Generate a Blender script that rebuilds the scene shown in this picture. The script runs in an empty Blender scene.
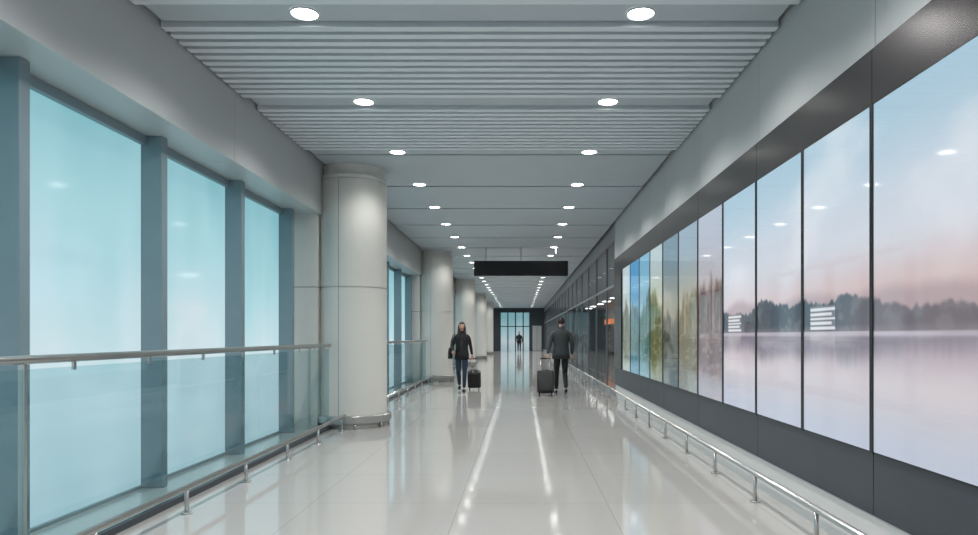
import bpy, bmesh, math, random
from mathutils import Vector, Matrix, noise
random.seed(4)
scene=bpy.context.scene
COL=scene.collection
H=1.36; FP=700.0
ZC=3.90; ZB=3.15      # ceiling, bulkhead underside
XL=-2.94; XW=-3.40; XR=2.11
Y0=-5.0; Y1=64.0

# ------------------------------------------------------------ helpers
def s2l(c):
    return tuple(((x/12.92) if x<=0.04045 else ((x+0.055)/1.055)**2.4) for x in c)
def rgb(r,g,b): return s2l((r/255,g/255,b/255))
def mat(name,col=(.5,.5,.5),rough=.5,metal=0,emit=None,es=0,noise_amt=0,noise_scale=5,coat=0,spec=.5):
    m=bpy.data.materials.new(name); m.use_nodes=True
    nt=m.node_tree; b=nt.nodes['Principled BSDF']
    b.inputs['Base Color'].default_value=(*col,1)
    b.inputs['Roughness'].default_value=rough
    b.inputs['Metallic'].default_value=metal
    b.inputs['Specular IOR Level'].default_value=spec
    b.inputs['Coat Weight'].default_value=coat
    b.inputs['Coat Roughness'].default_value=.05
    if emit:
        b.inputs['Emission Color'].default_value=(*emit,1); b.inputs['Emission Strength'].default_value=es
    if noise_amt:
        tc=nt.nodes.new('ShaderNodeTexCoord'); n=nt.nodes.new('ShaderNodeTexNoise')
        n.inputs['Scale'].default_value=noise_scale; n.inputs['Detail'].default_value=4
        nt.links.new(tc.outputs['Object'],n.inputs['Vector'])
        r=nt.nodes.new('ShaderNodeValToRGB')
        r.color_ramp.elements[0].position=.3; r.color_ramp.elements[1].position=.7
        r.color_ramp.elements[0].color=(*[c*(1-noise_amt) for c in col],1)
        r.color_ramp.elements[1].color=(*[min(1,c*(1+noise_amt)) for c in col],1)
        nt.links.new(n.outputs['Fac'],r.inputs['Fac']); nt.links.new(r.outputs['Color'],b.inputs['Base Color'])
    return m

def new_obj(name,bm,mats,smooth=False,parent=None,loc=None):
    me=bpy.data.meshes.new(name); bm.to_mesh(me); bm.free()
    for m in (mats if isinstance(mats,(list,tuple)) else [mats]): me.materials.append(m)
    o=bpy.data.objects.new(name,me); COL.objects.link(o)
    if parent: o.parent=parent
    if loc: o.location=loc
    return o
def box(bm,x0,x1,y0,y1,z0,z1,mi=0):
    v=[bm.verts.new(p) for p in ((x0,y0,z0),(x1,y0,z0),(x1,y1,z0),(x0,y1,z0),(x0,y0,z1),(x1,y0,z1),(x1,y1,z1),(x0,y1,z1))]
    for idx in ((3,2,1,0),(4,5,6,7),(0,1,5,4),(1,2,6,5),(2,3,7,6),(3,0,4,7)):
        f=bm.faces.new([v[i] for i in idx]); f.material_index=mi
def boxes(name,lst,mats,parent=None,bevel=0):
    bm=bmesh.new()
    for b in lst: box(bm,*b)
    if bevel:
        bmesh.ops.bevel(bm,geom=bm.edges[:],offset=bevel,segments=2,affect='EDGES',profile=.7)
    return new_obj(name,bm,mats,parent=parent)
def tube(bm,p0,p1,r,seg=16,mi=0,r2=None):
    p0=Vector(p0);p1=Vector(p1);d=p1-p0
    M=Matrix.Translation((p0+p1)/2)@d.to_track_quat('Z','Y').to_matrix().to_4x4()
    res=bmesh.ops.create_cone(bm,cap_ends=True,segments=seg,radius1=r,radius2=r if r2 is None else r2,depth=d.length,matrix=M)
    fs=set(f for v in res['verts'] for f in v.link_faces)
    for f in fs:
        f.material_index=mi
        if len(f.verts)==4: f.smooth=True
def lathe(bm,prof,cx,cy,seg=64,mi=0):
    def ring(r,z): return [bm.verts.new((cx+r*math.cos(2*math.pi*i/seg),cy+r*math.sin(2*math.pi*i/seg),z)) for i in range(seg)]
    for (r0,z0),(r1,z1) in zip(prof,prof[1:]):
        a=ring(r0,z0); b=ring(r1,z1)
        for i in range(seg):
            f=bm.faces.new((a[i],a[(i+1)%seg],b[(i+1)%seg],b[i])); f.material_index=mi; f.smooth=True
def empty(name,loc=(0,0,0),rz=0):
    e=bpy.data.objects.new(name,None); COL.objects.link(e); e.location=loc; e.rotation_euler=(0,0,rz); e.empty_display_size=.2
    return e

# ------------------------------------------------------------ materials
m_wall=mat('wall_panel_grey',rgb(178,181,182),.38,.0,noise_amt=.03,noise_scale=1.5,spec=.5)
m_bulk=mat('bulkhead_metal_panel',rgb(178,183,184),.38,.05,noise_amt=.03,noise_scale=1)
m_col=mat('column_cladding',rgb(206,205,200),.5,noise_amt=.02,noise_scale=2,spec=.35)
m_ceil=mat('ceiling_metal',rgb(172,181,186),.5,0,noise_amt=.02)
m_slat=mat('ceiling_baffle',rgb(206,214,218),.5,0)
m_dark=mat('dark_gap',rgb(46,50,54),.7)
m_band=mat('dark_bronze_glossy',rgb(66,63,64),.26,.6,noise_amt=.03)
m_slate=mat('slate_panel',rgb(58,64,71),.35,.1,noise_amt=.05,noise_scale=3)
m_black=mat('black_frame',rgb(18,20,22),.3)
m_steel=mat('brushed_steel',rgb(190,190,188),.28,.95)
m_mull=mat('blue_grey_mullion',rgb(122,142,150),.4,.1,noise_amt=.03)
m_frame=mat('shop_frame_metal',rgb(120,124,128),.3,.2)
m_white=mat('white_base',rgb(208,210,210),.4)
m_lamp=mat('lamp_lens',(1,1,1),.5,emit=(1,.98,.94),es=14)
m_sign=mat('sign_black',rgb(22,24,27),.25)

# floor
m_floor=bpy.data.materials.new('polished_floor_tile'); m_floor.use_nodes=True
nt=m_floor.node_tree;b=nt.nodes['Principled BSDF']
tc=nt.nodes.new('ShaderNodeTexCoord')
mp=nt.nodes.new('ShaderNodeMapping'); mp.inputs['Location'].default_value=(.5,.3,0)
nt.links.new(tc.outputs['Object'],mp.inputs['Vector'])
br=nt.nodes.new('ShaderNodeTexBrick'); br.offset=0; br.inputs['Scale'].default_value=1
br.inputs['Brick Width'].default_value=1.2; br.inputs['Row Height'].default_value=1.2
br.inputs['Mortar Size'].default_value=.003; br.inputs['Mortar Smooth'].default_value=.3
br.inputs['Color1'].default_value=(*rgb(190,187,183),1); br.inputs['Color2'].default_value=(*rgb(186,183,180),1)
br.inputs['Mortar'].default_value=(*rgb(154,152,149),1)
nt.links.new(mp.outputs['Vector'],br.inputs['Vector'])
n1=nt.nodes.new('ShaderNodeTexNoise'); n1.inputs['Scale'].default_value=60; n1.inputs['Detail'].default_value=6
nt.links.new(tc.outputs['Object'],n1.inputs['Vector'])
mx=nt.nodes.new('ShaderNodeMixRGB'); mx.blend_type='MULTIPLY'; mx.inputs['Fac'].default_value=.08
nt.links.new(br.outputs['Color'],mx.inputs['Color1']); nt.links.new(n1.outputs['Fac'],mx.inputs['Color2'])
nt.links.new(mx.outputs['Color'],b.inputs['Base Color'])
b.inputs['Roughness'].default_value=.075; b.inputs['Specular IOR Level'].default_value=.9
n2=nt.nodes.new('ShaderNodeTexNoise'); n2.inputs['Scale'].default_value=1.3; n2.inputs['Detail'].default_value=2
nt.links.new(tc.outputs['Object'],n2.inputs['Vector'])
bp=nt.nodes.new('ShaderNodeBump'); bp.inputs['Strength'].default_value=.02; bp.inputs['Distance'].default_value=.05
nt.links.new(n2.outputs['Fac'],bp.inputs['Height']); nt.links.new(bp.outputs['Normal'],b.inputs['Normal'])

# frosted daylight window: sky / haze glow painted as an emission gradient on the pane
def win_mat(name,es=1.0):
    m=bpy.data.materials.new(name); m.use_nodes=True
    nt=m.node_tree;b=nt.nodes['Principled BSDF']
    tc=nt.nodes.new('ShaderNodeTexCoord'); sp=nt.nodes.new('ShaderNodeSeparateXYZ')
    nt.links.new(tc.outputs['Object'],sp.inputs[0])
    mr=nt.nodes.new('ShaderNodeMapRange'); mr.inputs['From Min'].default_value=0; mr.inputs['From Max'].default_value=3.1
    nt.links.new(sp.outputs['Z'],mr.inputs['Value'])
    mpp=nt.nodes.new('ShaderNodeMapping'); mpp.inputs['Scale'].default_value=(1,1.1,.55)
    nt.links.new(tc.outputs['Object'],mpp.inputs['Vector'])
    n=nt.nodes.new('ShaderNodeTexNoise'); n.inputs['Scale'].default_value=1.0; n.inputs['Detail'].default_value=1.5
    nt.links.new(mpp.outputs['Vector'],n.inputs['Vector'])
    ad=nt.nodes.new('ShaderNodeMath'); ad.operation='MULTIPLY_ADD'; ad.inputs[1].default_value=.7
    nt.links.new(n.outputs['Fac'],ad.inputs[0]); nt.links.new(mr.outputs['Result'],ad.inputs[2])
    sb=nt.nodes.new('ShaderNodeMath'); sb.operation='MULTIPLY'; sb.inputs[1].default_value=.68
    nt.links.new(ad.outputs[0],sb.inputs[0])
    r=nt.nodes.new('ShaderNodeValToRGB')
    E=r.color_ramp.elements
    E[0].position=.12;E[0].color=(*rgb(170,196,206),1)
    E[1].position=.95;E[1].color=(*rgb(132,187,197),1)
    e=E.new(.46);e.color=(*rgb(208,225,231),1)
    e=E.new(.70);e.color=(*rgb(168,210,218),1)
    nt.links.new(sb.outputs[0],r.inputs['Fac'])
    nt.links.new(r.outputs['Color'],b.inputs['Emission Color']); b.inputs['Emission Strength'].default_value=es
    b.inputs['Base Color'].default_value=(.06,.09,.10,1); b.inputs['Roughness'].default_value=.08
    return m
m_win=win_mat('frosted_window_glass',.92)

def glass_mat(name,tint,base=.05,k=.55):
    m=bpy.data.materials.new(name); m.use_nodes=True; nt=m.node_tree
    for n in list(nt.nodes): nt.nodes.remove(n)
    o=nt.nodes.new('ShaderNodeOutputMaterial'); t=nt.nodes.new('ShaderNodeBsdfTransparent'); g=nt.nodes.new('ShaderNodeBsdfGlossy')
    t.inputs[0].default_value=(*tint,1); g.inputs['Roughness'].default_value=.03
    f=nt.nodes.new('ShaderNodeLayerWeight'); f.inputs['Blend'].default_value=.5
    p=nt.nodes.new('ShaderNodeMath'); p.operation='POWER'; p.inputs[1].default_value=4
    ma=nt.nodes.new('ShaderNodeMath'); ma.operation='MULTIPLY_ADD'; ma.inputs[1].default_value=k; ma.inputs[2].default_value=base
    nt.links.new(f.outputs['Facing'],p.inputs[0]); nt.links.new(p.outputs[0],ma.inputs[0])
    mxs=nt.nodes.new('ShaderNodeMixShader')
    nt.links.new(ma.outputs[0],mxs.inputs[0]); nt.links.new(t.outputs[0],mxs.inputs[1]); nt.links.new(g.outputs[0],mxs.inputs[2]); nt.links.new(mxs.outputs[0],o.inputs[0])
    return m
m_glass=glass_mat('railing_glass',(.84,.93,.94),.04,.35)
m_shopglass=glass_mat('shop_glass',(.86,.89,.90),.03,.18)

# ------------------------------------------------------------ shell
boxes('floor',[(-3.7,7.6,Y0,Y1+.3,-.12,0)],m_floor)
cols_y=[10.7+10.4*i for i in range(5)]
lights_y=[5.5+2.07*k for k in range(-4,28)]
bm=bmesh.new()
box(bm,XL-.06,XR,Y0,Y1,ZC+.10,ZC+.2,1)
xa,xb=XL+.05,XR-.05
BAF_END=9.66
for k,ly in enumerate(lights_y):
    nxt=ly+2.07
    box(bm,xa,xb,ly-.14,ly+.14,ZC,ZC+.08,0)
    if ly<BAF_END-.1:
        for i in range(12):
            y=ly+.175+i*.1455
            box(bm,xa-.03,xb+.03,y,y+.085,ZC-.035,ZC+.075,2)
    else:
        if nxt<Y1+2: box(bm,xa,xb,ly+.165,nxt-.165,ZC-.012,ZC+.08,0)
ceil=new_obj('ceiling',bm,[m_ceil,m_dark,m_slat])
bm=bmesh.new()
for ly in lights_y:
    if ly>Y1-1: continue
    for lx in (-1.70,.94):
        lathe(bm,[(.116,ZC-.001),(.114,ZC-.014),(.104,ZC-.014),(.100,ZC-.002)],lx,ly,24,1)
        lathe(bm,[(.103,ZC-.004),(.05,ZC-.006),(.0005,ZC-.006)],lx,ly,24,0)
new_obj('ceiling_downlights',bm,[m_lamp,m_white])
for i,ly in enumerate(lights_y):
    if ly>Y1-1: continue
    for j,lx in enumerate((-1.70,.94)):
        l=bpy.data.lights.new('downlight_beam','SPOT'); l.energy=112; l.spot_size=math.radians(145); l.spot_blend=.6
        if lx<0 and any(abs(ly-c)<1.3 for c in cols_y): l.energy=55
        l.shadow_soft_size=.06; l.color=(1,.985,.96)
        o=bpy.data.objects.new('downlight_beam',l); COL.objects.link(o); o.location=(lx,ly,ZC-.06)

# left bulkhead with joints
bm=bmesh.new()
y=Y0; e=[Y0]
yy=-3.4
while yy<Y1: e.append(yy); yy+=3.53
e.append(Y1)
for a,b_ in zip(e,e[1:]):
    box(bm,XW-.3,XL,a+.004,b_-.004,ZB,ZC+.2,0)
box(bm,XW-.3,XL-.02,Y0,Y1,ZB+.02,ZC+.2,1)
new_obj('wall_left_bulkhead',bm,[m_bulk,m_dark])
my=[4.52+1.78*k for k in range(-5,34)]
n=0
for a,b_ in zip(my,my[1:]):
    n+=1
    bm=bmesh.new(); box(bm,XW-.04,XW,a+.06,b_-.04,.02,3.09)
    w=new_obj('window_%d'%n,bm,m_win)
    bm=bmesh.new()
    box(bm,XW-.06,XW+.19,a-.04,a+.06,0,ZB)
    box(bm,XW-.06,XW+.05,a+.06,b_-.04,3.07,ZB)
    box(bm,XW-.06,XW+.015,a+.06,b_-.04,0,.03)
    bmesh.ops.bevel(bm,geom=bm.edges[:],offset=.005,segments=1,affect='EDGES')
    new_obj('frame',bm,m_mull,parent=w)
boxes('wall_left',[(XW-.3,XW-.07,Y0,Y1,0,ZB)],m_wall)
for c in cols_y:
    r=boxes('wall_return',[(XW+.001,-2.99,c-.42,c-.1,0,2.075),(XW+.001,-2.99,c-.42,c-.1,2.085,ZB),(XW+.01,-3.0,c-.41,c-.11,2.07,2.09,1)],[m_col,m_dark])
RC=.51; CX=-2.57
for c in cols_y:
    bm=bmesh.new(); cx=CX
    lathe(bm,[(RC,0),(RC,2.072),(RC-.015,2.073),(RC-.015,2.087),(RC,2.088),(RC,3.66),(RC-.012,3.661),(RC-.012,3.675),(RC+.004,3.676),(RC+.004,3.735),(RC-.04,3.737),(RC-.04,ZC)],cx,c,96,0)
    for a in (-100,20,140):
        a=math.radians(a); p=Vector((cx+RC*math.cos(a),c+RC*math.sin(a)))
        tube(bm,(p.x,p.y,0),(p.x,p.y,3.66),.0025,6,2)
    ring=[(RC+.005,.08),(RC+.06,.08),(RC+.07,.09),(RC+.07,.18),(RC+.06,.19),(RC+.005,.19)]
    lathe(bm,ring,cx,c,96,1)
    lathe(bm,[(RC+.012,0),(RC+.012,.05),(RC,.055)],cx,c,96,1)
    for k in range(8):
        a=k*math.pi/4+.3
        x,y=cx+(RC+.035)*math.cos(a),c+(RC+.035)*math.sin(a)
        tube(bm,(x,y,0),(x,y,.09),.018,10,1)
    new_obj('column',bm,[m_col,m_steel,m_dark])

# left glass guard railings + low rails between columns
spans=[(-5.0,cols_y[0]-.50)]+[(a+.50,b_-.50) for a,b_ in zip(cols_y,cols_y[1:])]+[(cols_y[-1]+.50,Y1)]
for a,b_ in spans:
    X=-2.80
    g=empty('glass_railing',(0,0,0))
    bm=bmesh.new(); tube(bm,(X,a,1.225),(X,b_,1.225),.026,16)
    y=3.94
    ys=[y+1.78*k for k in range(-6,34)]
    bmg=bmesh.new(); pts=[a]+[q for q in ys if a+.2<q<b_-.2]+[b_]
    for p,q in zip(pts,pts[1:]):
        box(bmg,X-.006,X+.006,p+.012,q-.012,.05,1.17)
        for t in (.25,.75):
            yy=p+(q-p)*t
            box(bm,X-.008,X+.008,yy-.012,yy+.012,1.15,1.21)
    for q in pts[1:-1]:
        if abs(q-3.94)<.01 or abs(((q-3.94)/1.78)%3)<.01: box(bm,X-.025,X+.012,q-.010,q+.010,0,1.21)
    box(bm,X-.02,X+.02,a,b_,0,.05,1)
    new_obj('top_rail_and_posts',bm,[m_steel,m_slate],parent=g)
    new_obj('glass_panels',bmg,m_glass,parent=g)
    Xl=-2.56; bm=bmesh.new()
    tube(bm,(Xl,a+.02,.20),(Xl,b_-.02,.20),.023,16)
    y=5.36-1.16*9
    while y<b_-.1:
        if y>a+.1:
            tube(bm,(Xl,y,0),(Xl,y,.19),.016,12); tube(bm,(Xl,y,0),(Xl,y,.012),.04,16)
        y+=1.16
    new_obj('low_bumper_rail',bm,m_steel)

bm=bmesh.new(); Xr=1.92; hr=.233
tube(bm,(Xr,-4.5,hr),(Xr,60,hr),.022,16)
y=5.74-1.19*8
while y<60:
    tube(bm,(Xr,y,0),(Xr,y,hr-.01),.016,12); tube(bm,(Xr,y,0),(Xr,y,.012),.04,16); y+=1.19
new_obj('low_bumper_rail',bm,m_steel)

# ------------------------------------------------------------ right wall
WE=15.7
bm=bmesh.new()
box(bm,XR+.03,XR+.4,Y0,WE,0,ZC+.2,1)
e=[];yy=4.17-2.04*5
while yy<WE: e.append(yy); yy+=2.04
e=[Y0]+[q for q in e if q>Y0+.1]+[WE]
for a,b_ in zip(e,e[1:]):
    box(bm,XR,XR+.1,a+.004,b_-.004,3.075,ZC+.2,0)
    box(bm,XR-.02,XR+.1,a+.004,b_-.004,2.735,3.07,2)
    box(bm,XR-.01,XR+.1,a+.004,b_-.004,.29,.665,3)
box(bm,XR+.01,XR+.1,Y0,WE,0,.285,4)
box(bm,XR-.02,XR+.1,14.62,WE,.665,2.735,2)
new_obj('wall_right',bm,[m_wall,m_dark,m_band,m_slate,m_white])

# mural -------------------------------------------------
def lerp(a,b,t):
    t=max(0,min(1,t)); return tuple(x+(y-x)*t for x,y in zip(a,b))
def ss(a,b,x):
    t=max(0,min(1,(x-a)/(b-a))); return t*t*(3-2*t)
def C(r,g,b): return (r/255,g/255,b/255)
def fb(x,y,o=5): return noise.fractal(Vector((x,y,3.3)),1.0,2.0,o)
HOR=.35
pal=[ # sky top, sky low, tree, ground
 (C(180,190,206),C(190,174,168),C(96,74,70),C(146,132,136)),
 (C(150,174,190),C(180,168,140),C(92,80,50),C(118,108,86)),
 (C(120,148,164),C(150,142,118),C(48,54,46),C(74,78,68)),
 (C(180,200,204),C(178,174,136),C(76,86,46),C(104,106,70)),
 (C(124,178,204),C(154,184,194),C(48,88,84),C(88,122,118)),
 (C(88,156,202),C(118,172,200),C(38,84,88),C(58,106,106)),
 (C(190,210,216),C(166,178,168),C(60,76,62),C(100,108,94)),
 (C(144,176,192),C(144,164,176),C(38,54,72),C(54,74,92)),
]
def mural_col(u,v,k):
    if u<7.19:
        d=v-HOR
        def hillh(u):
            h=.078+.052*fb(u*.9+1.7,0,3)+.022*fb(u*3,2,3)+.035*math.exp(-((u-5.05)/.25)**2)+.04*math.exp(-((u-6.0)/.3)**2)-.02*ss(4.6,3.6,u)
            return h+.009*noise.noise(Vector((u*24,0,0)))
        if d>=0:
            c=lerp(C(214,206,212),C(210,218,229),ss(.10,.30,d))
            c=lerp(c,C(168,200,218),ss(.28,.66,d))
            pk=ss(.30,.04,d)*ss(7.0,4.2,u); c=lerp(c,C(206,174,170),pk*.8)
            c=lerp(c,C(230,235,241),.6*ss(.05,.6,fb(u*.5+3,v*1.6)))
            hill=hillh(u)+.010*noise.noise(Vector((u*20,v*28,0)))
            hc=lerp(C(104,98,106),C(60,70,82),ss(4.0,4.9,u))
            hc=lerp(hc,C(126,128,134),.45*ss(0,.5,fb(u*8,v*20)))
            hc=lerp(hc,C(138,130,138),ss(.025,0,d)*.5)
            far=.115+.03*fb(u*1.3+9,5); c=lerp(c,C(160,144,152),.6*ss(far+.03,far-.02,d))
            c=lerp(c,hc,ss(hill+.008,hill-.006,d)*.95)
            # pale terraced building on the shore
            for u0,u1 in ((4.64,5.04),(6.62,7.02)):
                if u0<u<u1 and .004<d<.086:
                    row=(d-.004)/.0164
                    stepw=u0+.05*int(row%2)
                    c=lerp(c,C(232,234,238) if (row%1)<.6 and u>stepw else C(120,124,134),.92)
        else:
            e=-d
            c=lerp(C(180,168,178),C(210,203,208),ss(.03,.16,e))
            c=lerp(c,C(188,196,212),ss(.14,.34,e))
            hl=hillh(u)*.9
            c=lerp(c,C(108,106,120),.65*ss(hl+.03,hl-.05,e))
            for u0,u1 in ((4.64,5.04),(6.62,7.02)):
                if u0<u<u1: c=lerp(c,C(206,204,210),.35*ss(.08,.02,e))
            c=lerp(c,C(196,188,200),.7*ss(.014,.004,abs(e-.008)))
            c=lerp(c,C(222,220,226),.30*ss(0,.6,fb(u*.7,v*7)))
        return c
    a=pal[(k)%len(pal)]
    d=v-HOR
    def th(u): return .22+.20*fb(u*1.1+k*7,k,3)+.03*fb(u*6,k,3)
    trunk=.5+.5*fb(u*16,k)
    if d>=0:
        c=lerp(a[1],a[0],ss(0,.6,d))
        hill=th(u)+.06*fb(u*6,v*8+k)
        m=ss(hill+.05,hill-.05,d)
        tc_=lerp(a[2],a[1],.5*ss(.4,.9,trunk)+.25*ss(0,.5,fb(u*10,v*12)))
        c=lerp(c,tc_,m*.93)
    else:
        c=lerp(a[3],a[0],ss(.05,.34,-d)*.6)
        hill=th(u)*.8
        c=lerp(c,lerp(a[2],a[3],.35),.75*ss(hill+.08,hill-.1,-d))
        c=lerp(c,a[1],.35*ss(0,.6,fb(u*5,v*30)))
    return c
m_mural=bpy.data.materials.new('backlit_print'); m_mural.use_nodes=True
nt=m_mural.node_tree;b=nt.nodes['Principled BSDF']
at=nt.nodes.new('ShaderNodeVertexColor'); at.layer_name='print'
nt.links.new(at.outputs['Color'],b.inputs['Emission Color']); b.inputs['Emission Strength'].default_value=.92
b.inputs['Base Color'].default_value=(.02,.02,.022,1); b.inputs['Roughness'].default_value=.05
pe=[4.15+1.02*(k-6) for k in range(0,17)]
pe=[q for q in pe if q<14.7]
for a,b_ in zip(pe,pe[1:]):
    k=round((a-7.21)/1.02)
    y0,y1,z0,z1=a+.018,b_-.018,.675,2.728
    nu,nv=80,(300 if 4<a<7 else 160)
    verts=[];cols=[]
    for j in range(nv+1):
        for i in range(nu+1):
            y=y0+(y1-y0)*i/nu; v=j/nv
            verts.append((XR-.028,y,z0+(z1-z0)*v))
            cols.append((*s2l(mural_col(y,v,k)),1))
    faces=[(j*(nu+1)+i,(j+1)*(nu+1)+i,(j+1)*(nu+1)+i+1,j*(nu+1)+i+1) for j in range(nv) for i in range(nu)]
    p=empty('backlit_mural_panel')
    me=bpy.data.meshes.new('print'); me.from_pydata(verts,[],faces); me.materials.append(m_mural)
    ca=me.color_attributes.new('print','FLOAT_COLOR','POINT')
    for i,c in enumerate(cols): ca.data[i].color=c
    o=bpy.data.objects.new('print',me); COL.objects.link(o); o.parent=p
    boxes('frame',[(XR-.027,XR+.05,a,b_,.665,2.735),(XR-.036,XR-.02,a,a+.018,.665,2.735),(XR-.036,XR-.02,b_-.018,b_,.665,2.735)],m_black,parent=p)

# shopfront beyond the mural
boxes('wall_right_shopfront',[(XR,XR+.12,WE,Y1,3.55,ZC+.2),(XR,XR+.12,WE,Y1,0,.10),(XR,XR+.12,WE,WE+.12,0.1,3.55)],m_frame)
ws=boxes('window_shopfront',[(XR+.05,XR+.062,WE+.12,Y1,.10,3.55)],m_shopglass)
bm=bmesh.new()
yy=WE+1.9
while yy<Y1:
    box(bm,XR+.03,XR+.075,yy-.02,yy+.02,.10,3.55,0); yy+=2.4
box(bm,XR+.03,XR+.075,WE,Y1,2.5,2.56,0)
new_obj('mullions',bm,m_frame,parent=ws)
m_warm=mat('glowing_wood_fascia',rgb(186,120,84),.5,emit=rgb(255,140,80),es=.8)  # wood fascia with an orange glow put in as emission
m_shopw=mat('shop_wall',rgb(170,178,182),.6)
m_strip=mat('light_panel',(1,1,1),.5,emit=(1,.95,.9),es=10)
boxes('wall_shop',[(7.4,7.6,WE,Y1,0,3.7),(XR+.4,7.6,WE-.2,WE-.02,0,3.7),(XR+.2,7.4,Y1-.2,Y1-.02,0,3.64)],m_shopw)
boxes('ceiling_shop',[(XR+.12,7.6,WE,Y1,3.65,3.8)],m_ceil)
boxes('shop_ceiling_lights',[(x,x+.5,y,y+.5,3.63,3.648) for x in (5.4,) for y in range(18,62,4)],m_strip)
bm=bmesh.new()
for y in range(18,60,6):
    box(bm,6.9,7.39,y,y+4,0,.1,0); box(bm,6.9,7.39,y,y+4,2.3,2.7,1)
    for z in (.6,1.1,1.6,2.1): box(bm,6.95,7.39,y,y+4,z,z+.03,0)
    for q in (0,2,3.95): box(bm,6.95,7.39,y+q,y+q+.05,0,2.3,0)
new_obj('shop_shelving',bm,[m_slate,m_warm])

# far end
m_endwin=win_mat('end_window_glass',.65)
boxes('wall_end',[(-3.7,-1.95,Y1,Y1+.3,0,ZC+.2),(.85,7.6,Y1,Y1+.3,0,ZC+.2),(-1.95,.85,Y1,Y1+.3,3.5,ZC+.2)],m_slate)
w=boxes('window_end',[(-1.95,.85,Y1+.12,Y1+.16,0,3.5)],m_endwin)
boxes('mullions',[(x-.05,x+.05,Y1+.02,Y1+.12,0,3.5) for x in (-1.9,-1.2,-.5,.2,.8)]+[(-1.95,.85,Y1+.02,Y1+.12,2.2,2.28)],m_slate,parent=w)
d=boxes('door_end',[(1.05,1.45,Y1-.05,Y1-.001,.02,2.3),(1.47,1.87,Y1-.05,Y1-.001,.02,2.3)],m_wall)
boxes('handles',[(1.40,1.43,Y1-.09,Y1-.05,.95,1.25),(1.49,1.52,Y1-.09,Y1-.05,.95,1.25)],m_steel,parent=d)
boxes('wall_back',[(-3.7,XR+.4,Y0-.2,Y0,0,ZC+.2)],m_wall)

# hanging sign
sg=empty('hanging_sign',(0,20,0))
boxes('housing',[(-1.34,1.34,-.09,.09,3.07,3.50)],m_sign,parent=sg,bevel=.012)
bm=bmesh.new()
for x in (-1.0,0,1.0): tube(bm,(x,0,3.49),(x,0,ZC),.014,12)
box(bm,-1.28,1.28,-.096,-.09,3.12,3.45,1)
new_obj('rods_and_face',bm,[m_steel,m_black],parent=sg)

# ------------------------------------------------------------ people
def skin_mesh(verts,edges,radii,sub=2):
    me=bpy.data.meshes.new('sk'); me.from_pydata([Vector(v) for v in verts],edges,[])
    o=bpy.data.objects.new('sk',me); COL.objects.link(o)
    md=o.modifiers.new('Skin','SKIN'); md.use_smooth_shade=True; md.branch_smoothing=.4
    for i,r in enumerate(radii):
        d=me.skin_vertices[0].data[i]
        d.radius=r if isinstance(r,tuple) else (r,r); d.use_root=(i==0)
    sb=o.modifiers.new('S','SUBSURF'); sb.levels=sub; sb.render_levels=sub
    dg=bpy.context.evaluated_depsgraph_get(); dg.update()
    ev=o.evaluated_get(dg); out=bpy.data.meshes.new_from_object(ev)
    bpy.data.objects.remove(o); bpy.data.meshes.remove(me)
    return out
def add_mesh(bm,me,mi=0):
    n0=len(bm.faces); bm.from_mesh(me); bm.faces.ensure_lookup_table()
    for f in bm.faces[n0:]: f.material_index=mi; f.smooth=True
    bpy.data.meshes.remove(me)
def ell(bm,c,r,mi=0,seg=16,rings=10,fn=None):
    res=bmesh.ops.create_uvsphere(bm,u_segments=seg,v_segments=rings,radius=1)
    for v in res['verts']:
        p=Vector(v.co)
        if fn: p=fn(p)
        v.co=Vector((c[0]+p.x*r[0],c[1]+p.y*r[1],c[2]+p.z*r[2]))
    for f in set(f for v in res['verts'] for f in v.link_faces): f.material_index=mi; f.smooth=True
    return res['verts']
def hand(bm,w,d,n,side,curl=.5,mi=0):
    w=Vector(w);d=Vector(d).normalized();n=Vector(n).normalized();s=d.cross(n).normalized()*side
    add_mesh(bm,skin_mesh([w-d*.01,w+d*.03,w+d*.065,w+d*.09],[(0,1),(1,2),(2,3)],[.024,(.030,.018),(.036,.016),(.034,.014)],2),mi)
    for i,(off,L) in enumerate(((.028,.072),(.010,.08),(-.009,.075),(-.027,.058))):
        p=w+d*.07+s*off; pts=[p,p+d*.022]; ang=0; dirv=d
        for seg in (.42,.32,.26):
            ang+=curl; dirv=(d*math.cos(ang)+n*math.sin(ang)); pts.append(pts[-1]+dirv*L*seg)
        add_mesh(bm,skin_mesh(pts,[(k,k+1) for k in range(4)],[.009,.0095,.0088,.008,.0065],1),mi)
    p=w+d*.03+s*.02
    pts=[p,p+d*.015+s*.022+n*.008,p+d*.042+s*.034+n*.02,p+d*.062+s*.032+n*.034]
    add_mesh(bm,skin_mesh(pts,[(0,1),(1,2),(2,3)],[.011,.0115,.0098,.0078],1),mi)
def loft(bm,rings,mi=0,seg=28,close=True):
    R=[]
    for cx,cy,z,rx,ry in rings:
        R.append([bm.verts.new((cx+rx*math.cos(2*math.pi*i/seg),cy+ry*math.sin(2*math.pi*i/seg),z)) for i in range(seg)])
    for a,b_ in zip(R,R[1:]):
        for i in range(seg):
            f=bm.faces.new((a[i],a[(i+1)%seg],b_[(i+1)%seg],b_[i])); f.material_index=mi; f.smooth=True
    if close:
        for r in (R[0],R[-1]):
            f=bm.faces.new(r); f.material_index=mi

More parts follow.
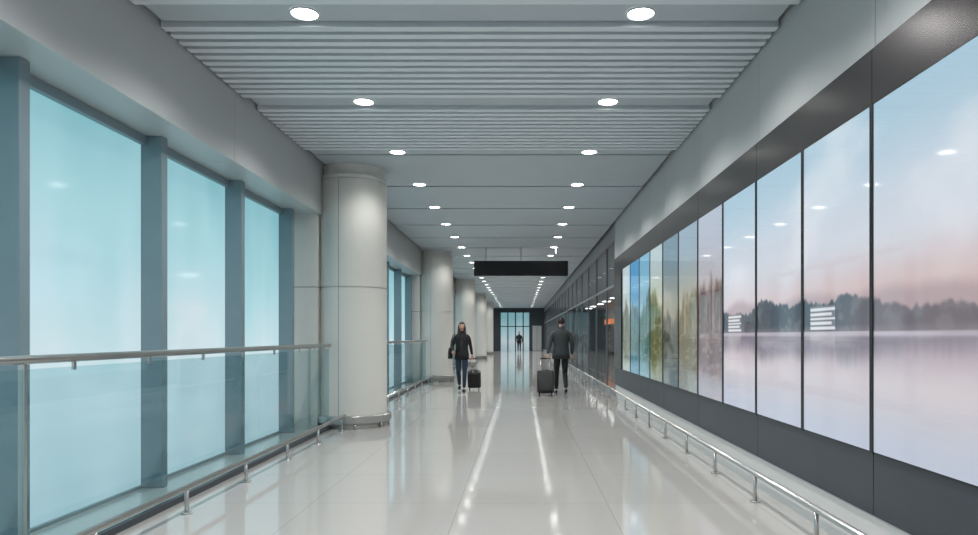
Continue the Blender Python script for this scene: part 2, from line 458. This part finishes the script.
m_skin=mat('skin',rgb(196,150,128),.5)
m_eye=mat('eye_dark',rgb(30,24,20),.2)
m_lip=mat('lips',rgb(150,80,76),.45)
def person(name,loc,rz,height,pose,cm,female=False,detail=True):
    root=empty(name,loc,rz); S=height/1.75
    mats=[cm['jacket'],cm['trousers'],cm['shoes'],m_skin,cm['hair'],m_eye,m_lip,cm['shirt']]
    V=[];E=[];R=[];K=[]
    def vtx(p,r,k): V.append(p);R.append(r);K.append(k);return len(V)-1
    sh=.155 if female else .175
    pel=vtx((0,0,.95),(.135,.105),1)
    sp=vtx((0,.0,1.10),(.115,.09),0); ch=vtx((0,0,1.30),(.135,.10),0); nb=vtx((0,-.01,1.45),(.065,.065),0); nk=vtx((0,.005,1.54),(.05,.052),3); hd=vtx((0,.012,1.60),(.045,.05),3)
    E+=[(pel,sp),(sp,ch),(ch,nb),(nb,nk),(nk,hd)]
    ar=.9 if female else 1.0
    for sd in (-1,1):
        el,wr=pose['armL' if sd<0 else 'armR']
        a=vtx((sd*sh,-.01,1.405),.066*ar,0); b1=vtx(tuple((Vector((sd*(sh+.02),-.01,1.36))+Vector(el))/2),.056*ar,0)
        c=vtx(el,.048*ar,0); c2=vtx(tuple((Vector(el)*.5+Vector(wr)*.5)),.043*ar,0); d=vtx(wr,.031*ar,0)
        E+=[(ch,a),(a,b1),(b1,c),(c,c2),(c2,d)]
        kn,an,toe=pose['legL' if sd<0 else 'legR']
        hp=vtx((sd*.085,0,.88),.093,1); th=vtx(tuple(Vector((sd*.088,0,.86))*.5+Vector(kn)*.5),.080,1)
        k2=vtx(kn,.062,1); cf=vtx(tuple(Vector(kn)*.62+Vector(an)*.38+Vector((0,-.012,0))),.060,1); a2=vtx(an,.048 if not female else .040,1)
        E+=[(pel,hp),(hp,th),(th,k2),(k2,cf),(cf,a2)]
    me=skin_mesh(V,E,R,2)
    bm=bmesh.new(); bm.from_mesh(me); bpy.data.meshes.remove(me)
    Vv=[Vector(v) for v in V]
    for f in bm.faces:
        c=f.calc_center_median(); best=9;bk=0
        for i,j in E:
            a,b_=Vv[i],Vv[j]; t=max(0,min(1,(c-a).dot(b_-a)/max(1e-9,(b_-a).length_squared)))
            dd=(c-(a+(b_-a)*t)).length - (R[i][0] if isinstance(R[i],tuple) else R[i])*.6
            if dd<best: best=dd;bk=max(K[i],K[j]) if (K[i],K[j])!=(0,3) else (3 if t>.5 else 0)
        if bk==1 and c.z>.98: bk=0
        f.material_index=bk; f.smooth=True
    hem=pose.get('hem',.84); w=.94 if female else 1.03
    loft(bm,[(0,-.012,1.505,.062,.06),(0,-.012,1.48,.085,.07),(0,-.01,1.455,.135*w,.085),(0,-.008,1.42,.182*w,.105),(0,-.004,1.36,.195*w,.122),(0,0,1.27,.19*w,.128),(0,0,1.12,.165*w,.118),(0,0,1.02,.175*w,.125),(0,0,.93,.192*w,.135),(0,0,hem,.198*w,.142),(0,0,hem+.01,.18*w,.125)],0)
    if pose.get('open'):
        loft(bm,[(0,.05,1.47,.03,.03),(0,.062,1.40,.04,.05),(0,.072,1.25,.045,.06),(0,.07,1.0,.05,.068)],7,16)
    loft(bm,[(0,-.015,1.47,.078,.072),(0,-.018,1.53,.070,.066),(0,-.018,1.532,.062,.058),(0,-.015,1.48,.06,.056)],0,24,False)
    for sd in (-1,1):
        kn,an,toe=pose['legL' if sd<0 else 'legR']
        an=Vector(an);toe=Vector(toe); heel=an+Vector((0,-.055,-.045)); 
        fwd=(toe-heel).normalized()
        if an.z<.12: heel.z=.032
        pts=[an+Vector((0,0,.0)),an+Vector((0,0,-.03)),heel+fwd*.02,heel+fwd*.13,toe]
        sm=skin_mesh([pts[1],pts[0],pts[2],pts[3],pts[4]],[(0,1),(0,2),(0,3),(3,4)],[.038,.04,.034,(.042,.034),(.036,.026)],2)
        for v in sm.vertices:
            if an.z<.12 and v.co.z<.004: v.co.z=.004
        add_mesh(bm,sm,2)
        if an.z<.12:
            L=(toe-heel).length
            ell(bm,(an.x,(heel.y+toe.y)/2+.005,.014),(.045,L/2+.045,.014),2,20,8)
    hc=Vector((0,.018,1.64)); 
    def hf(p):
        q=Vector(p)
        if q.z<0: q.x*=1+.32*q.z; q.y=q.y*(1+.12*q.z)+(-.06*q.z)
        if q.y>.55 and abs(q.x)<.24 and -.35<q.z<.12: q.y+=.17*(1-abs(q.x)/.24)*(1-abs(q.z+.22)/.35 if q.z>-.22 else 1-abs(q.z+.22)/.13)
        if q.y>.5 and .0<q.z<.2 and .15<abs(q.x)<.5: q.y-=.05
        return q
    ell(bm,hc,(.074,.092,.112),3,40,30,hf)
    for sd in (-1,1):
        ell(bm,hc+Vector((sd*.028,.078,.006)),(.012,.009,.006),5,12,8)
        ell(bm,hc+Vector((sd*.030,.083,.024)),(.016,.006,.003),4,10,6)
        ell(bm,hc+Vector((sd*.073,-.006,-.008)),(.010,.018,.030),3,12,8)
    ell(bm,hc+Vector((0,.085,-.052)),(.023,.008,.006),6,12,6)
    def hairf(p):
        q=Vector(p); 
        q+=Vector(p)*.05*noise.noise(Vector(p)*4)
        if q.y>.1:
            lim=.42 if not female else .40
            if q.z<lim: q.y=.1+(q.y-.1)*.15; q.x*=.99
        if q.z<-.35 and not female: q.z=-.35+(q.z+.35)*.4; q.x*=.93; q.y*=.93
        return q
    ell(bm,hc+Vector((0,-.008,.012)),(.083,.101,.115),4,32,24,hairf)
    if female:
        loft(bm,[(0,-.02,1.70,.080,.080),(0,-.03,1.62,.088,.075),(0,-.045,1.54,.098,.062),(0,-.06,1.46,.108,.062),(0,-.07,1.38,.10,.06),(0,-.075,1.31,.075,.045),(0,-.078,1.28,.04,.025)],4,24)
        for sd in (-1,1):
            add_mesh(bm,skin_mesh([(sd*.062,.03,1.70),(sd*.080,.03,1.62),(sd*.083,.045,1.53),(sd*.088,.085,1.44),(sd*.09,.10,1.36),(sd*.085,.105,1.29)],[(k,k+1) for k in range(5)],[.02,.024,.028,.032,.028,.012],2),4)
    for sd in (-1,1):
        el,wr=pose['armL' if sd<0 else 'armR']
        d=(Vector(wr)-Vector(el)).normalized()
        hdir=Vector(pose.get('handL' if sd<0 else 'handR',d))
        nrm=Vector((-sd,0.15,0)); nrm=(nrm-hdir.normalized()*nrm.dot(hdir.normalized()))
        hand(bm,Vector(wr)+d*.012,hdir,nrm,1 if (Vector(hdir).cross(nrm)).y>0 else -1,pose.get('curlL' if sd<0 else 'curlR',.4),3)
    bmesh.ops.scale(bm,vec=(S,S,S),verts=bm.verts[:])
    new_obj('body',bm,mats,parent=root)
    return root,S

mj=mat('man_jacket',rgb(46,52,54),.75,noise_amt=.1,noise_scale=40)
mt=mat('black_trousers',rgb(18,20,23),.8)
ms=mat('black_shoes',rgb(16,16,18),.35)
mh=mat('dark_hair',rgb(28,23,21),.6,noise_amt=.2,noise_scale=60)
msh=mat('dark_top',rgb(52,50,54),.8)
wj=mat('woman_jacket',rgb(15,17,21),.75)
wt=mat('blue_jeans',rgb(30,46,66),.85,noise_amt=.12,noise_scale=50)
wh=mat('brown_hair',rgb(32,24,21),.5,noise_amt=.25,noise_scale=60)

man_pose=dict(armL=((-.255,-.07,1.14),(-.31,-.15,.915)),armR=((.25,-.03,1.13),(.255,.08,.90)),
  handL=(0,-.05,-1),curlL=1.0,curlR=.45,
  legL=((-.095,.14,.50),(-.10,.20,.085),(-.105,.40,.03)),legR=((.09,.03,.48),(.10,-.25,.15),(.105,-.11,.035)),hem=.80)
MAN=(.94,16.45,0)
person('man',MAN,0,1.80,man_pose,dict(jacket=mj,trousers=mt,shoes=ms,hair=mh,shirt=msh))
wom_pose=dict(armL=((-.215,-.07,1.14),(-.25,-.14,.915)),armR=((.235,.02,1.15),(.215,.20,1.02)),
  handL=(0,-.05,-1),curlL=1.0,curlR=.8,
  legL=((-.08,.12,.50),(-.07,.17,.085),(-.07,.36,.03)),legR=((.085,.05,.48),(.08,-.22,.14),(.08,-.09,.035)),hem=.80,open=True)
WOM=(-1.46,17.3,0)
person('woman',WOM,math.pi,1.70,wom_pose,dict(jacket=wj,trousers=wt,shoes=ms,hair=wh,shirt=msh),female=True)
walk2=dict(armL=((-.25,-.03,1.13),(-.26,.08,.90)),armR=((.25,-.05,1.13),(.26,-.04,.90)),
  legL=((-.09,.10,.50),(-.09,.14,.085),(-.09,.34,.03)),legR=((.09,.03,.48),(.09,-.2,.13),(.09,-.06,.035)),hem=.8)
person('pedestrian',(-.15,57,0),math.pi,1.72,walk2,dict(jacket=wj,trousers=mt,shoes=ms,hair=mh,shirt=msh))
person('pedestrian',(4.3,47.5,0),math.pi,1.74,walk2,dict(jacket=wj,trousers=mt,shoes=ms,hair=mh,shirt=msh))

m_case=mat('suitcase_shell',rgb(15,16,19),.5,noise_amt=.1,noise_scale=30)
m_rub=mat('rubber',rgb(12,12,13),.7)
def suitcase(loc,rz,w,h,d,tilt,hl):
    root=empty('suitcase',loc,rz); 
    bm=bmesh.new(); box(bm,-w/2,w/2,-d/2,d/2,.05,.05+h)
    bmesh.ops.bevel(bm,geom=bm.edges[:],offset=.035,segments=4,affect='EDGES',profile=.5)
    for f in bm.faces: f.smooth=True
    for i in range(6):
        x=-w/2+.05+i*(w-.1)/5
        box(bm,x-.008,x+.008,-d/2-.006,d/2+.006,.10,h,0)
    box(bm,-w/2-.003,w/2+.003,-.008,.008,.06,.04+h,2)
    tops=.05+h
    for sx in (-1,1):
        tube(bm,(sx*w*.27,d/2-.05,tops-.02),(sx*w*.27,d/2-.05,hl),.008,10,1)
        for sy in (-1,1):
            if sy<0: tube(bm,(sx*(w/2-.05),sy*(d/2-.04),.035),(sx*(w/2-.05),sy*(d/2-.04),.06),.012,8,2)
            tube(bm,(sx*(w/2-.05)-.012,sy*(d/2-.04),.025),(sx*(w/2-.05)+.012,sy*(d/2-.04),.025),.025,16,2)
    tube(bm,(-w*.27-.015,d/2-.05,hl),(w*.27+.015,d/2-.05,hl),.014,12,2)
    for sx in (-1,1): tube(bm,(sx*.06,-.02,tops-.005),(sx*.06,-.02,tops+.028),.008,8,2)
    tube(bm,(-.065,-.02,tops+.028),(.065,-.02,tops+.028),.010,8,2)
    piv=Vector((0,d/2-.04,.025))
    M=Matrix.Translation(piv)@Matrix.Rotation(-tilt,4,'X')@Matrix.Translation(-piv)
    bm.transform(M)
    new_obj('shell_handle_wheels',bm,[m_case,m_steel,m_rub],parent=root)
def place_case(P,S,rz,gx,gy,gz,w,h,d,tilt):
    hl=(gz-.025)/math.cos(tilt)+.02
    piv=Vector((0,d/2-.04,.025))
    M=Matrix.Translation(piv)@Matrix.Rotation(-tilt,4,'X')@Matrix.Translation(-piv)
    top=M@Vector((0,d/2-.05,hl))
    off=Vector((gx,gy-top.y,0)); off.rotate(Matrix.Rotation(rz,3,'Z'))
    suitcase((P[0]+off.x,P[1]+off.y,0),rz,w,h,d,tilt,hl)
Sm=1.80/1.75; Sw=1.70/1.75
place_case(MAN,Sm,0,-.37*Sm,-.175*Sm,.815*Sm,.38,.50,.24,math.radians(20))
place_case(WOM,Sw,math.pi,-.285*Sw,-.165*Sw,.815*Sw,.33,.42,.22,math.radians(20))

hb=empty('shoulder_bag',WOM,math.pi)
bm=bmesh.new()
loft(bm,[(.285,.0,.80,.05,.15),(.285,.0,.82,.062,.165),(.285,0,.95,.06,.16),(.28,0,1.06,.045,.14),(.28,0,1.07,.03,.13)],0,24)
for s in (-1,1):
    pts=[Vector((.28,s*.10,1.05)),Vector((.262,s*.085,1.22)),Vector((.22,s*.05,1.37)),Vector((.165,0,1.425))]
    add_mesh(bm,skin_mesh(pts,[(0,1),(1,2),(2,3)],[.008]*4,1),0)
new_obj('bag_and_straps',bm,mat('black_leather',rgb(20,20,24),.4),parent=hb)

# ------------------------------------------------------------ world + camera
w=bpy.data.worlds.new('world'); scene.world=w; w.use_nodes=True
bg=w.node_tree.nodes['Background']; bg.inputs[0].default_value=(.55,.72,.8,1); bg.inputs[1].default_value=.5
scene.view_settings.view_transform='Standard'
cam=bpy.data.cameras.new('camera'); co=bpy.data.objects.new('camera',cam); COL.objects.link(co)
co.location=(0,0,H); co.rotation_euler=(math.pi/2,0,0)
cam.sensor_fit='HORIZONTAL'; cam.sensor_width=36; cam.lens=36*FP/978
cam.shift_x=-32/978; cam.shift_y=68.5/978; cam.clip_end=300; cam.clip_start=.05
scene.camera=co
